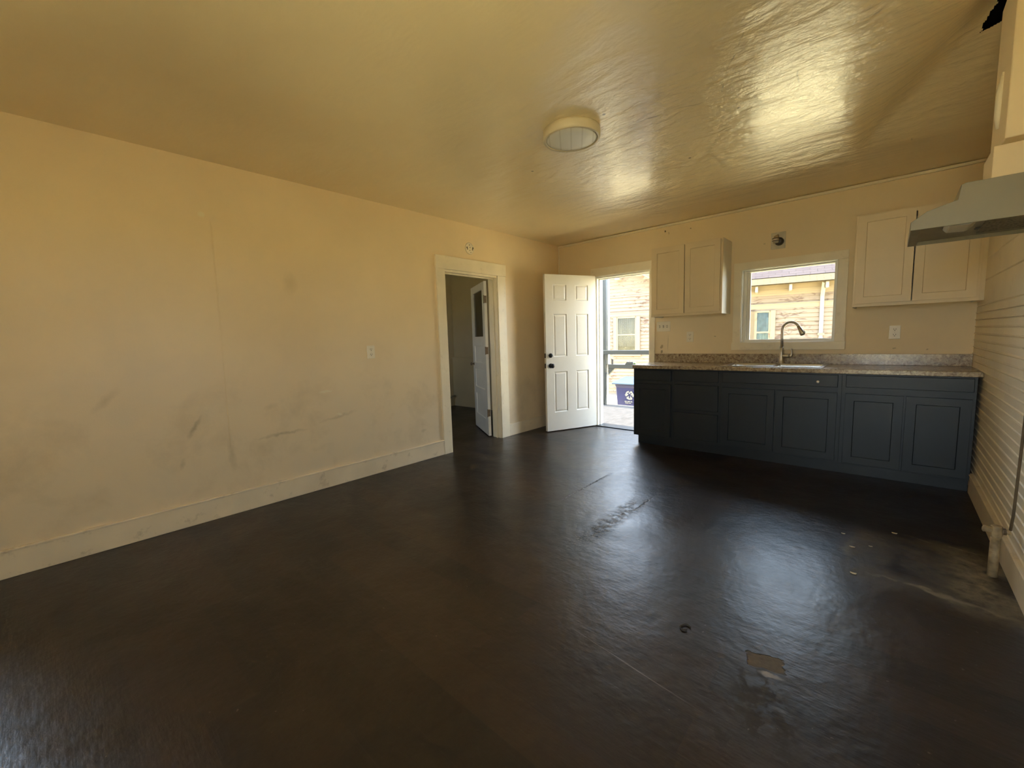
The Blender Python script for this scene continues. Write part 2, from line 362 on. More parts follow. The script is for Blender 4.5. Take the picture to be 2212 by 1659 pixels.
bk.inputs['Color1'].default_value = (0.046, 0.038, 0.022, 1); bk.inputs['Color2'].default_value = (0.050, 0.041, 0.024, 1); bk.inputs['Mortar'].default_value = (0.020, 0.015, 0.009, 1)
t.set(color=bk.outputs['Color'], rough=.9, spec=.1); M_EAVE = t.m
M_CURT = paint('pale_curtain_cloth', (0.19, 0.165, 0.12), .9, .15, 6, 0)
M_CURT2 = paint('mottled_blue_grey_sheet', (0.12, 0.15, 0.15), .9, .35, 7, 0)  # matte blue-grey sheet behind the neighbour's panes
M_PGREY = paint('grey_porch_paint', (0.030, 0.036, 0.038), .55, .06, 4, .05, 50)
M_PLIGHT = paint('pale_grey_and_sunlit_post', (0.12, 0.13, 0.135), .55, .06, 4, .05, 50)  # pale items; on the post it paints in the sunlit side
t = NT('weathered_deck_boards')
n = t.noise(t.scale(t.warp(t.pos, 5, .1), (4, 1.2, 1)), 5, 8, .75)
sp = t.n('ShaderNodeSeparateXYZ'); t.l(t.pos, sp.inputs[0])
gap = t.ramp(t.math('ABSOLUTE', t.math('SINE', t.math('MULTIPLY', sp.outputs[1], PI / .14)), 0), .03, .08)
c = t.mix(t.ramp(n, .40, .56), (0.009, 0.0075, 0.006), (0.019, 0.018, 0.017)); c = t.mix(gap, (0.008, 0.006, 0.005), c)
t.set(color=c, rough=.7, spec=.3); M_DECK = t.m
M_GROUND = paint('dry_yellow_yard', (0.44, 0.385, 0.22), .95, .25, 2.5, 0)
M_BIN = paint('dark_blue_bin_plastic', (0.012, 0.014, 0.075), .45, .1, 8, 0)
M_LID = paint('sky_blue_bin_lid', (0.010, 0.021, 0.045), .42, .08, 8, 0)
M_LOGO = paint('white_ink', (0.20, 0.20, 0.21), .6, 0, 8, 0)
M_TAN = paint('exterior_wall_paint', (0.32, 0.28, 0.2), .8, .05, 3, 0)

# ------------------------------------------------------------------ geometry helpers


def addbox(bm, x0, x1, y0, y1, z0, z1):
    vs = [bm.verts.new((x, y, z)) for x in (x0, x1) for y in (y0, y1) for z in (z0, z1)]
    for f in ((0, 1, 3, 2), (4, 6, 7, 5), (0, 4, 5, 1), (2, 3, 7, 6), (0, 2, 6, 4), (1, 5, 7, 3)):
        bm.faces.new([vs[i] for i in f])
    return vs


def box(*a):
    bm = bmesh.new(); addbox(bm, *a); return bm


def grid_slab(us, vs, t, skip=(), M=None, steps=None, both=False):
    """Slab over the cells of us x vs, thickness t from w=0 to w=-t; skip = cells left open (holes);
    steps = {(i, j): [(inset, depth), ...]} moulds panels into the cells, on both faces if both."""
    bm = bmesh.new(); M = M or (lambda u, v, w: (u, v, w))
    fv = [[bm.verts.new(M(u, v, 0)) for v in vs] for u in us]; bv = [[bm.verts.new(M(u, v, -t)) for v in vs] for u in us]
    fronts, backs = {}, {}
    for i in range(len(us) - 1):
        for j in range(len(vs) - 1):
            if (i, j) in skip: continue
            fronts[i, j] = bm.faces.new((fv[i][j], fv[i + 1][j], fv[i + 1][j + 1], fv[i][j + 1]))
            backs[i, j] = bm.faces.new((bv[i][j], bv[i][j + 1], bv[i + 1][j + 1], bv[i + 1][j]))
    twin = {}
    for i in range(len(us)):
        for j in range(len(vs)): twin[fv[i][j]] = bv[i][j]
    for f in list(fronts.values()):
        for l in f.loops:
            if len(l.edge.link_faces) == 1:
                a, b = l.edge.verts
                if b in twin and a in twin: bm.faces.new((b, a, twin[a], twin[b]))
    bmesh.ops.recalc_face_normals(bm, faces=bm.faces)
    if steps:
        for key, st in steps.items():
            for dic in ((fronts, backs) if both else (fronts,)):
                if key in dic:
                    for ins, dep in st:
                        bmesh.ops.inset_individual(bm, faces=[dic[key]], thickness=ins, depth=dep)
    for q in list(bm.verts):
        if not q.link_faces: bm.verts.remove(q)
    return bm


def lathe(prof, seg=32, c=(0, 0, 0), axis='Z'):
    """prof: list of (radius, height)"""
    bm = bmesh.new(); rings = []
    for r, h in prof:
        ring = []
        for k in range(seg):
            a = 2 * PI * k / seg; x, y, z = r * math.cos(a), r * math.sin(a), h
            if axis == 'X': x, y, z = z, x, y
            if axis == 'Y': x, y, z = y, z, x
            ring.append(bm.verts.new((x + c[0], y + c[1], z + c[2])))
        rings.append(ring)
    for a, b in zip(rings, rings[1:]):
        for k in range(seg): bm.faces.new((a[k], a[(k + 1) % seg], b[(k + 1) % seg], b[k]))
    bm.faces.new(rings[0][::-1]); bm.faces.new(rings[-1])
    bmesh.ops.recalc_face_normals(bm, faces=bm.faces)
    return bm


def tube(pts, rad, seg=12, bm=None):
    bm = bm or bmesh.new(); pts = [Vector(p) for p in pts]; n = len(pts); rings = []
    rad = rad if isinstance(rad, (list, tuple)) else [rad] * n
    up = Vector((0, 0, 1)) if abs((pts[1] - pts[0]).normalized().z) < .9 else Vector((0, 1, 0))
    for i, p in enumerate(pts):
        d = (pts[min(i + 1, n - 1)] - pts[max(i - 1, 0)]).normalized()
        a = d.cross(up).normalized(); b = a.cross(d).normalized()
        up = b if abs(d.dot(up)) < .98 else up
        rings.append([bm.verts.new(p + (a * math.cos(2 * PI * k / seg) + b * math.sin(2 * PI * k / seg)) * rad[i]) for k in range(seg)])
    for a, b in zip(rings, rings[1:]):
        for k in range(seg): bm.faces.new((a[k], a[(k + 1) % seg], b[(k + 1) % seg], b[k]))
    bm.faces.new(rings[0][::-1]); bm.faces.new(rings[-1])
    bmesh.ops.recalc_face_normals(bm, faces=bm.faces)
    return bm


def extrude_poly(poly, M, d0, d1):
    """prism: 2D polygon poly mapped by M(u, v, w) from w=d0 to w=d1"""
    bm = bmesh.new()
    a = [bm.verts.new(M(u, v, d0)) for u, v in poly]; b = [bm.verts.new(M(u, v, d1)) for u, v in poly]
    n = len(poly); bm.faces.new(a); bm.faces.new(b[::-1])
    for i in range(n): bm.faces.new((a[i], b[i], b[(i + 1) % n], a[(i + 1) % n]))
    bmesh.ops.recalc_face_normals(bm, faces=bm.faces)
    return bm


def link(name, bm, m, parent=None, bev=0.0, smooth=False, world=False, mats=None):
    if parent is not None and world:
        bmesh.ops.translate(bm, verts=bm.verts, vec=-parent.matrix_basis.translation)
    me = bpy.data.meshes.new(name); bm.to_mesh(me); bm.free()
    me.materials.append(m)
    for x in mats or (): me.materials.append(x)
    if smooth:
        me.polygons.foreach_set('use_smooth', [True] * len(me.polygons))
    o = bpy.data.objects.new(name, me); COL.objects.link(o)
    if parent is not None: o.parent = parent
    if bev:
        b = o.modifiers.new('bevel', 'BEVEL'); b.width = bev; b.segments = 2; b.limit_method = 'ANGLE'; b.angle_limit = math.radians(40)
    return o


def struct(name, bm, m, bev=0.0, **k):
    o = link(name, bm, m, None, bev, **k); o['kind'] = 'structure'; return o


def tag(o, label, cat, group=None):
    o['label'] = label; o['category'] = cat
    if group: o['group'] = group
    return o


def thing(name, label, cat, loc, rz=0.0, group=None, kind=None):
    o = bpy.data.objects.new(name, None); COL.objects.link(o); o.empty_display_size = .1
    o.location = loc; o.rotation_euler = (0, 0, rz)
    if kind: o['kind'] = kind
    if label: tag(o, label, cat, group)
    return o


def merge(*bms):
    out = bmesh.new()
    for b in bms:
        me = bpy.data.meshes.new('tmp'); b.to_mesh(me); b.free(); out.from_mesh(me); bpy.data.meshes.remove(me)
    return out


# ------------------------------------------------------------------ the room shell
T = 0.14
# floor (kitchen and the room beyond the inner doorway)
struct('floor', merge(box(-2.75, W + .02, REAR - .02, .02, -.10, 0.0), box(-2.75, -.12, .02, .30, -.10, 0.0)), M_FLOOR)
# kitchen wall: holes for entry door and window
us = [-2.75, DOOR[0], DOOR[1], WIN[0], WIN[1], W + .14]; vs = [-.10, 0.0, WIN[2], WIN[3], DOOR[3], H + .1]
# the other room's back wall is separate, so this one starts at the left wall
us[0] = -.12
struct('wall_back', grid_slab(us, vs, T, skip={(1, 1), (1, 2), (1, 3), (3, 2)}, M=lambda u, v, w: (u, -w, v)), M_KWALL, mats=[M_TAN])
# left wall with inner doorway
D2 = (-2.134, -1.318, 2.01)
bm = grid_slab([REAR - .02, LW[0], LW[1], D2[0], D2[1], 0.0], [-.02, 0.0, LW[2], D2[2], LW[3], H + .02], .12, skip={(3, 0), (3, 1), (3, 2), (1, 2), (1, 3)}, M=lambda u, v, w: (w, u, v))
# taped plaster patch: proud sharp edge at the left, feathered out to the right
pv = [bm.verts.new(p) for p in ((0.0002, -4.245, .50), (0.0002, -4.225, 2.16), (.0032, -4.238, .52), (.0032, -4.215, 2.10), (0.0002, -3.25, .52), (0.0002, -3.2, 2.1))]
bm.faces.new((pv[0], pv[2], pv[3], pv[1])); bm.faces.new((pv[2], pv[4], pv[5], pv[3]))
struct('wall_left', bm, M_WALL)
# rear wall behind the camera
struct('wall_rear', grid_slab([-.12, REARW[0], REARW[1], W + .14], [-.1, REARW[2], REARW[3], H + .1], T, skip={(1, 1)}, M=lambda u, v, w: (u, REAR + w, v)), M_WALL)
# right wall: beadboard below, wide boards above, run horizontally
prof = [(0.0, -.05)]
z = .03
while z < 1.34:
    prof += [(0.0, z), (.006, z + .002), (.006, z + .005), (-.005, z + .009), (-.005, z + .012), (0, z + .016)]
    z += .0545
for z in (1.40, 1.585, 1.75, 1.93, 2.11, 2.29, 2.47):
    prof += [(0.0, z - .006), (.007, z), (0.0, z + .006)]
prof += [(0.0, H + .05)]
poly = [(W + a, b) for a, b in prof] + [(W + .14, H + .05), (W + .14, -.05)]
def clip(a, b):
    return [(W + .14, a)] + [(W, a)] + [p for p in poly if a < p[1] < b and p[0] < W + .1] + [(W, b), (W + .14, b)]


parts = [extrude_poly(poly, lambda u, v, w: (u, w, v), RW[0][1], 0.0),
         extrude_poly(poly, lambda u, v, w: (u, w, v), REAR - .02, RW[0][0])]
for q in RW:
    parts += [extrude_poly(clip(-.05, q[2]), lambda u, v, w: (u, w, v), q[0], q[1]), extrude_poly(clip(q[3], H + .05), lambda u, v, w: (u, w, v), q[0], q[1])]
struct('wall_right', merge(*parts), M_BEAD)

# ceiling: sagging plaster with a crease over the hood, its recess shaped to darken into a shadow wedge, and a broken hole


def ceil_z(x, y):
    z = H
    if x > 3.345 and y < -.873:
        tt = -.873 - y; td = 1.82 * (x - 3.345) + .01
        a = .20 * min(1, (x - 3.345) / .10)
        z += a * tt if tt < td else a * td * math.exp(-((tt - td) / .55) ** 2)
    # broad sag between the door and the light
    z -= .010 * math.exp(-(((x - 2.0) / .5) ** 2 + ((y + 1.6) / .5) ** 2))
    return z


HOLE = [(3.935, -1.99), (3.915, -1.90), (3.897, -1.84), (3.888, -1.755), (3.93, -1.775), (3.985, -1.80), (4.03, -1.83), (4.03, -1.99)]


def in_hole(x, y):
    x += .002 * math.sin(y * 210) + .003 * math.sin(y * 90 + 1)
    c_ = False; n_ = len(HOLE)
    for i in range(n_):
        (xa, ya), (xb, yb) = HOLE[i], HOLE[(i + 1) % n_]
        if (ya > y) != (yb > y) and x < (xb - xa) * (y - ya) / (yb - ya) + xa: c_ = not c_
    return c_


bm = bmesh.new()
xs = sorted(set([round(W * i / 110, 4) for i in range(111)] + [round(3.87 + .005 * i, 4) for i in range(36)]))
ys = sorted(set([round(REAR + (0 - REAR) * j / 180, 4) for j in range(181)] + [round(-2.01 + .005 * i, 4) for i in range(55)]))
N1, N2 = len(xs) - 1, len(ys) - 1
g = [[bm.verts.new((x, y, ceil_z(x, y))) for y in ys] for x in xs]
for i in range(N1):
    for j in range(N2):
        cx, cy = (xs[i] + xs[i + 1]) / 2, (ys[j] + ys[j + 1]) / 2
        if in_hole(cx, cy): continue
        bm.faces.new((g[i][j], g[i][j + 1], g[i + 1][j + 1], g[i + 1][j]))
top = [bm.verts.new(p) for p in ((-.12, REAR, H + .3), (W + .14, REAR, H + .3), (W + .14, .14, H + .3), (-.12, .14, H + .3))]  # added attic lid, near-black so the ceiling hole stays unlit
bm.faces.new(top)
for a, b, c_, d in (((-.12, REAR), (W + .14, REAR), 0, 0), ((W + .14, REAR), (W + .14, .14), 0, 0), ((W + .14, .14), (-.12, .14), 0, 0), ((-.12, .14), (-.12, REAR), 0, 0)):
    q = [bm.verts.new((a[0], a[1], H - .0)), bm.verts.new((b[0], b[1], H - .0)), bm.verts.new((b[0], b[1], H + .3)), bm.verts.new((a[0], a[1], H + .3))]
    bm.faces.new(q)
ce = struct('ceiling', bm, M_CEIL, smooth=True, mats=[M_ATTICDARK])
for p in ce.data.polygons:
    if p.index >= len(ce.data.polygons) - 5: p.material_index = 1; p.use_smooth = False
struct('sun_blocker_kitchen', box(-1.0, W + 1.0, .14, .55, H + .12, H + .2), M_TAN)  # added unseen slab, blocks sun from the kitchen wall and doorway
# added unseen slab keeps direct sun out of the window beside the camera
struct('sun_blocker_side', box(W + .14, W + 1.45, REAR - .5, .14, H + .12, H + .2), M_TAN)

# trims
struct('trim_1', box(0.0, W, -.022, 0.0, H - .030, H - .006), M_TRIM, .004)                       # strip at the top of the kitchen wall
struct('trim_2', box(0.0, .016, -.016, 0.0, .0, H - .03), M_TRIM, .004)                           # corner bead
# casing of the entry door
bm = merge(box(.535, .595, -.020, 0, 0, 2.16), box(.535, 1.441, -.022, 0, 2.052, 2.157), box(1.376, 1.441, -.020, 0, 0, 2.052))
struct('trim_3', bm, M_TRIM, .003)
# jamb of the entry door, lining the thickness of the wall
bm = merge(box(.585, .622, -.002, .15, 0, 2.055), box(1.360, 1.378, -.002, .15, 0, 2.055), box(.622, 1.360, -.002, .15, 2.025, 2.055),
           box(.622, 1.360, .05, .075, 2.01, 2.025), box(.622, .635, .05, .075, 0, 2.02), box(1.349, 1.360, .05, .075, 0, 2.02))
struct('trim_4', bm, M_VINYL, .002)
struct('trim_5', box(.60, 1.378, -.03, .16, -.002, .012), M_BLACK, .003)                          # dark threshold
# casing of the inner doorway
bm = merge(box(0, .022, -2.248, -2.134, 0, 2.02), box(0, .022, -1.318, -1.176, 0, 2.02), box(0, .026, -2.255, -1.170, 2.02, 2.161))
struct('trim_6', bm, M_TRIM, .003)
bm = merge(box(-.125, .005, -2.146, -2.126, 0, 2.02), box(-.125, .005, -1.326, -1.306, 0, 2.02), box(-.125, .005, -2.13, -1.32, 1.995, 2.02),
           box(-.065, -.045, -2.126, -2.112, 0, 1.995), box(-.065, -.045, -1.340, -1.326, 0, 1.995), box(-.065, -.045, -2.12, -1.33, 1.98, 1.995),
           box(-.145, -.12, -2.22, -2.13, 0, 2.09), box(-.145, -.12, -1.32, -1.23, 0, 2.09), box(-.145, -.12, -2.22, -1.23, 2.01, 2.10))
struct('trim_7', bm, M_TRIM, .002)
# baseboards with a thin cap


def baseb(name, x0, x1, y0, y1, h, capx=0, capy=0):
    bm = merge(box(x0, x1, y0, y1, 0, h), box(x0 + min(capx, 0), x1 + max(capx, 0), y0 + min(capy, 0), y1 + max(capy, 0), h - .014, h - .002))
    return struct(name, bm, M_BASEB, .003)


baseb('baseboard_left', 0, .018, REAR, -2.248, .164, .004)
baseb('baseboard_left_corner', 0, .018, -1.176, -.016, .158, .004)
baseb('baseboard_back', .016, .535, -.018, 0, .158, 0, -.004)
baseb('baseboard_right', W - .022, W, REAR, -.56, .150, -.005)
baseb('baseboard_rear', 0.02, W - .025, REAR, REAR + .018, .16)

# kitchen window: casing, reveal, vinyl slider, glass
r = thing('window_1', None, None, (2.81, 0, 1.52), kind='structure')
x0, x1, z0, z1 = WIN
bm = merge(box(2.326, x0, -.020, 0, z0, z1), box(x1, 3.299, -.020, 0, z0, z1), box(2.326, 3.299, -.022, 0, z1, 1.984), box(2.316, 3.304, -.026, 0, 1.056, z0))
link('window_casing', bm, M_TRIM, r, .003, world=True)
link('window_reveal', merge(box(x0 - .004, x0 + .006, -.004, .14, z0, z1), box(x1 - .006, x1 + .004, -.004, .14, z0, z1), box(x0, x1, -.004, .14, z0 - .004, z0 + .006), box(x0, x1, -.004, .14, z1 - .006, z1 + .004)), M_VINYL, r, world=True)
fr = link('window_frame', merge(box(x0 + .006, x0 + .035, .06, .135, z0 + .006, z1 - .006), box(x1 - .028, x1 - .006, .06, .135, z0 + .006, z1 - .006),
          box(x0 + .035, x1 - .028, .06, .135, z0 + .006, z0 + .030), box(x0 + .035, x1 - .028, .06, .135, z1 - .020, z1 - .006),
          box(x0 + .035, x0 + .062, .10, .13, z0 + .03, z1 - .02)), M_VINYL, r, .002, world=True)
link('glass_pane', box(x0 + .06, x1 - .028, .112, .116, z0 + .03, z1 - .02), M_GLASS, r, world=True)
# added unseen window beside the camera, to let daylight in
for i, q in enumerate(RW):
    r = thing('window_%d' % (i + 2), None, None, (W, (q[0] + q[1]) / 2, 1.45), kind='structure')
    xm = W + .08; zm = (q[2] + q[3]) / 2
    link('window_frame', merge(box(xm - .02, xm + .02, q[0], q[0] + .04, q[2], q[3]), box(xm - .02, xm + .02, q[1] - .04, q[1], q[2], q[3]),
         box(xm - .02, xm + .02, q[0] + .04, q[1] - .04, q[2], q[2] + .04), box(xm - .02, xm + .02, q[0] + .04, q[1] - .04, q[3] - .04, q[3]), box(xm - .02, xm + .02, q[0] + .04, q[1] - .04, zm - .02, zm + .02)), M_VINYL, r, world=True)
    link('glass_pane', box(xm - .002, xm + .002, q[0] + .04, q[1] - .04, q[2] + .04, q[3] - .04), M_GLASS, r, world=True)

r = thing('window_3', None, None, (0, -6.1, 1.45), kind='structure')  # added left wall window, out of view, brings in daylight
link('window_frame', merge(box(-.09, -.05, LW[0], LW[0] + .04, LW[2], LW[3]), box(-.09, -.05, LW[1] - .04, LW[1], LW[2], LW[3]), box(-.09, -.05, LW[0] + .04, LW[1] - .04, LW[2], LW[2] + .04),
     box(-.09, -.05, LW[0] + .04, LW[1] - .04, LW[3] - .04, LW[3]), box(-.09, -.05, LW[0] + .04, LW[1] - .04, 1.43, 1.47)), M_VINYL, r, world=True)
link('glass_pane', box(-.072, -.068, LW[0] + .04, LW[1] - .04, LW[2] + .04, LW[3] - .04), M_GLASS, r, world=True)
r = thing('window_4', None, None, (3.5, REAR, 1.275), kind='structure')  # added rear window, unseen, brightens the kitchen side
ym = REAR - .07
link('window_frame', merge(box(3.0, 3.04, ym - .02, ym + .02, .30, 2.25), box(3.96, 4.0, ym - .02, ym + .02, .30, 2.25), box(3.04, 3.96, ym - .02, ym + .02, .30, .34),
     box(3.04, 3.96, ym - .02, ym + .02, 2.21, 2.25), box(3.04, 3.96, ym - .02, ym + .02, 1.20, 1.24)), M_VINYL, r, world=True)
link('glass_pane', box(3.04, 3.96, ym - .002, ym + .002, .34, 2.21), M_GLASS, r, world=True)
# ------------------------------------------------------------------ entry door leaf (opened into the room)
ang = math.radians(-113.3)
r = thing('door_1', None, None, (.590, -.008, .012), ang, kind='structure')
DW, DH = .788, 2.05
us = [0, .124, .328, .464, .672, DW]; vs = [0, .245, .79, .985, 1.545, 1.715, 1.925, DH]
st = {}
for i in (1, 3):
    for j in (1, 3, 5): st[i, j] = [(.003, .0), (.012, -.009), (.006, 0), (.026, .006)]
link('door_panel', grid_slab(us, vs, .044, M=lambda u, v, w: (u, .022 + w, v), steps=st, both=True), M_DOOR, r, .0012)
for zz, nm, rr, ln in ((1.006, 'deadbolt', .029, .018), (.872, 'door_knob', .031, .060)):
    for sg in (1, -1):
        if nm == 'deadbolt':
            b = lathe([(rr, 0), (rr, .010), (rr * .8, .014), (rr * .78, .022), (rr * .5, .025)], 28, axis='Y')
        else:
            b = lathe([(rr, 0), (rr, .006), (.014, .010), (.012, .030), (.022, .036), (.029, .047), (.029, .056), (.020, .065), (.006, .067)], 28, axis='Y')
        bmesh.ops.scale(b, vec=(1, sg, 1), verts=b.verts); bmesh.ops.recalc_face_normals(b, faces=b.faces)
        bmesh.ops.translate(b, vec=(.722, sg * .022, zz), verts=b.verts)
        link(nm, b, M_BLACK, r, smooth=True)
    link('latch_plate', box(DW - .001, DW + .004, -.013, .013, zz - .03, zz + .03), M_BLACK, r)
for zz in (.25, 1.02, 1.82):
    link('hinge', tube([(-.008, -.026, zz - .045), (-.008, -.026, zz + .045)], .006, 10), M_BRASS, r)

# inner door leaf, opened into the other room: glass above three flat panels
hx, hy = -.168, -1.352
r = thing('door_2', None, None, (hx, hy, .012), math.radians(149.2), kind='structure')
DW, DH = .79, 1.965
us = [0, .125, .665, DW]; vs = [0, .20, .50, .585, .84, .925, 1.16, 1.28, 1.87, DH]
st = {(1, j): [(.004, 0), (.006, -.010)] for j in (1, 3, 5)}
link('door_panel', grid_slab(us, vs, .035, skip={(1, 7)}, M=lambda u, v, w: (u, .0175 + w, v), steps=st, both=True), M_DOOR2, r, .0015)
link('glass_pane', box(.12, .67, -.003, .003, 1.275, 1.875), M_GLASSDIM, r)
for zz in (.30, 1.10, 1.74):
    link('hinge', merge(tube([(-.012, .024, zz - .05), (-.012, .024, zz + .05)], .007, 10), box(-.004, .0, -.012, .02, zz - .045, zz + .045)), M_BRASS, r)
link('lock_plate', box(DW - .001, DW + .003, -.010, .010, .80, .96), M_BRASS, r)
for sg in (1, -1):
    b = lathe([(.022, 0), (.022, .004), (.010, .008), (.010, .028), (.022, .036), (.024, .046), (.014, .054)], 24, axis='Y')
    bmesh.ops.scale(b, vec=(1, sg, 1), verts=b.verts); bmesh.ops.recalc_face_normals(b, faces=b.faces)
    bmesh.ops.translate(b, vec=(.735, sg * .0175, .90), verts=b.verts)
    link('door_knob', b, M_BRASS, r, smooth=True)

# ------------------------------------------------------------------ the room beyond the inner doorway
M_WALL2 = paint('far_room_wall_paint', (0.62, 0.53, 0.34), .6, .05, 2, .05, 60)
struct('wall_far_room_back', box(-2.75, -.12, .17, .30, -.02, H), M_WALL2)
struct('wall_far_room_left', box(-2.75, -2.62, -3.6, .17, -.02, H), M_WALL2)
struct('wall_far_room_front', grid_slab([-2.75, -1.9, -1.45, -.12], [-.02, 1.1, 1.75, H], .12, skip={(1, 1)}, M=lambda u, v, w: (u, -3.6 + w, v)), M_WALL2)  # window hole added to bring some light into the far room
struct('ceiling_far_room', box(-2.75, -.12, -3.72, .30, H, H + .08), M_WALL2)
struct('wainscot_far_room', merge(box(-2.62, -.14, .12, .17, 0, .915), box(-2.62, -.14, .105, .17, .915, .935)), M_WALL2, .003)
struct('baseboard_far_room', box(-2.62, -2.60, -3.6, .12, 0, .15), M_WALL2, .003)
tag(link('drain_pipe', tube([(-2.58, -.02, .0), (-2.58, -.02, .16), (-2.57, .03, .19), (-2.54, .085, .20)], .016, 10), M_HOODIN, smooth=True),
    'short bent pipe in the corner of the dim room beyond the doorway', 'pipe')

# ------------------------------------------------------------------ ceiling light
r = thing('ceiling_light', 'round flush ceiling light, switched off, with milky lens', 'ceiling light', (2.052, -2.722, H))
o = link('housing', lathe([(.165, .004), (.178, .0), (.180, -.012), (.180, -.050), (.176, -.056), (.166, -.058), (.163, -.052), (.160, -.050)], 64), M_FIX, r, smooth=False)
for p in o.data.polygons: p.use_smooth = abs(p.normal.z) < .5
link('diffuser', lathe([(.161, -.050), (.150, -.056), (.10, -.060), (.02, -.062)], 64), M_DIFF, r, smooth=True)

# round cover plate over the inner doorway
r = thing('vent_cover', 'small round painted cover plate with holes above the inner doorway', 'wall plate', (0.0, -1.744, 2.288))
o = link('plate', lathe([(.066, 0), (.066, .005), (.060, .010), (.056, .008), (.030, .009), (.01, .010)], 40, axis='X'), M_TRIM, r)
for a, rr, sz in ((10, .046, .010), (-14, .040, .007), (172, .044, .009), (194, .040, .007), (100, .038, .005), (80, .012, .005), (262, .022, .005), (285, .045, .004)):
    q = lathe([(sz, .0075), (sz, .0115)], 10, axis='X'); bmesh.ops.translate(q, vec=(0, rr * math.cos(math.radians(a)), rr * math.sin(math.radians(a))), verts=q.verts)
    link('hole', q, M_BROWNLINE, r)

# ------------------------------------------------------------------ outlets and switches


def outlet(loc, rz, label):
    r = thing('wall_outlet', label, 'outlet', loc, rz, 'duplex wall outlets')       # local: faces -y
    link('plate', box(-.039, .039, -.007, 0, -.060, .060), M_PLATE, r, .003)
    for s in (1, -1):
        sk = link('socket', extrude_poly([(.017 * math.cos(a), s * .024 + .015 * math.sin(a)) for a in [2 * PI * k / 20 for k in range(20)]], lambda u, v, w: (u, w, v), -.007, -.0105), M_PLATE, r)
        link('slot', merge(box(-.009, -.006, -.0115, -.009, s * .024 - .001, s * .024 + .009), box(.006, .009, -.0115, -.009, s * .024 - .001, s * .024 + .009), box(-.003, .003, -.0115, -.009, s * .024 - .011, s * .024 - .005)), M_SLOT, sk)
    link('screw', lathe([(.003, -.007), (.003, -.0085)], 10, axis='Y'), M_NICK, r)


outlet((0.0, -3.052, 1.167), PI / 2, 'cream duplex outlet on the long left wall')
outlet((1.865, 0.0, 1.212), 0, 'cream duplex outlet between the small upper cabinet and backsplash')
outlet((3.647, 0.0, 1.208), 0, 'cream duplex outlet under the right upper cabinet')
r = thing('light_switch', 'triple toggle switch plate beside the open entry door', 'light switch', (1.545, 0, 1.345))
link('plate', box(-.085, .085, -.007, 0, -.060, .060), M_PLATE, r, .003)
for k in (-1, 0, 1):
    link('toggle', extrude_poly([(-.007, -.012), (-.007, .012), (-.018, .004 if k else -.010), (-.016, -.008 if k else -.016)], lambda u, v, w: (w, u, v), k * .046 - .005, k * .046 + .005), M_SLOT if k == -2 else M_PLATE, r)
    link('toggle_slot', box(k * .046 - .006, k * .046 + .006, -.0085, -.0065, -.014, .014), M_SLOT, r)
# light socket plate above the window
r = thing('light_socket', 'square metal plate with dark stub lamp socket above the window', 'light fixture', (2.724, 0, 2.162))
link('plate', box(-.064, .064, -.006, 0, -.083, .083), paint('painted_metal_plate', (.60, .52, .38), .4, .1, 20, 0), r, .003)
b = lathe([(.040, .0), (.040, .02), (.034, .045), (.020, .05)], 28, axis='Y'); bmesh.ops.scale(b, vec=(1, -1, 1), verts=b.verts); bmesh.ops.recalc_face_normals(b, faces=b.faces)
bmesh.ops.translate(b, vec=(.012, -.004, -.012), verts=b.verts)
link('socket_base', b, paint('dark_bronze', (.07, .055, .035), .4, .2, 30, 0), r, smooth=True)
b = tube([(.005, -.045, .055), (-.006, -.052, .030), (-.012, -.055, .0), (-.012, -.052, -.030)], [.004, .024, .030, .022], 18)
link('socket_shade', b, M_NICK, r, smooth=True)
for zz in (.012, -.010):
    link('ridge', lathe([(.031, zz), (.034, zz + .003), (.031, zz + .006)], 20, (-.012, -.053, 0)), paint('dark_bronze_ring', (.05, .04, .025), .4, 0, 30, 0), r)

# ------------------------------------------------------------------ cabinets


def shaker(x0, x1, z0, z1, y, t=.019, rail=.055):
    return grid_slab([x0, x0 + rail, x1 - rail, x1], [z0, z0 + rail, z1 - rail, z1], t, M=lambda u, v, w: (u, y - t - w, v), steps={(1, 1): [(.0015, 0), (.0035, -.007)]})


def upper(label, x0, x1, z0, z1, right=None):
    r = thing('upper_cabinet', label, 'upper cabinet', (x0, 0, z0))
    yf = -.300
    bm = merge(box(x0, x0 + .016, yf, 0, z0, z1), box(x1 - .016, x1, yf, 0, z0, z1), box(x0 + .016, x1 - .016, yf, 0, z0 + .014, z0 + .030), box(x0 + .016, x1 - .016, yf, 0, z1 - .016, z1),
               box(x0 + .016, x1 - .016, -.008, 0, z0 + .03, z1 - .016))
    link('carcass', bm, M_CABSIDE, r, .001, world=True)
    ff = link('face_frame', merge(box(x0, x0 + .035, yf - .018, yf, z0, z1), box(x1 - .035, x1, yf - .018, yf, z0, z1), box(x0 + .035, x1 - .035, yf - .018, yf, z0, z0 + .035), box(x0 + .035, x1 - .035, yf - .018, yf, z1 - .035, z1)), M_CAB, r, .001, world=True)
    xm = (x0 + x1) / 2
    link('cabinet_door', shaker(x0 + .016, xm - .004, z0 + .026, z1 - .010, yf - .018), M_CAB, r, .0015, world=True)
    link('cabinet_door', shaker(xm + .004, x1 - .018, z0 + .026, z1 - .010, yf - .018), M_CAB, r, .0015, world=True)
    return r


upper('small cream two-door upper cabinet beside the open entry door', 1.527, 2.292, 1.452, 2.226)
upper('cream two-door upper cabinet in the right corner behind the range hood', 3.357, 4.108, 1.436, 2.208)
struct('trim_8', box(4.108, W, -.316, 0, 1.436, 2.208), M_CAB)

YC = -.590            # face frame front; doors stand proud of it


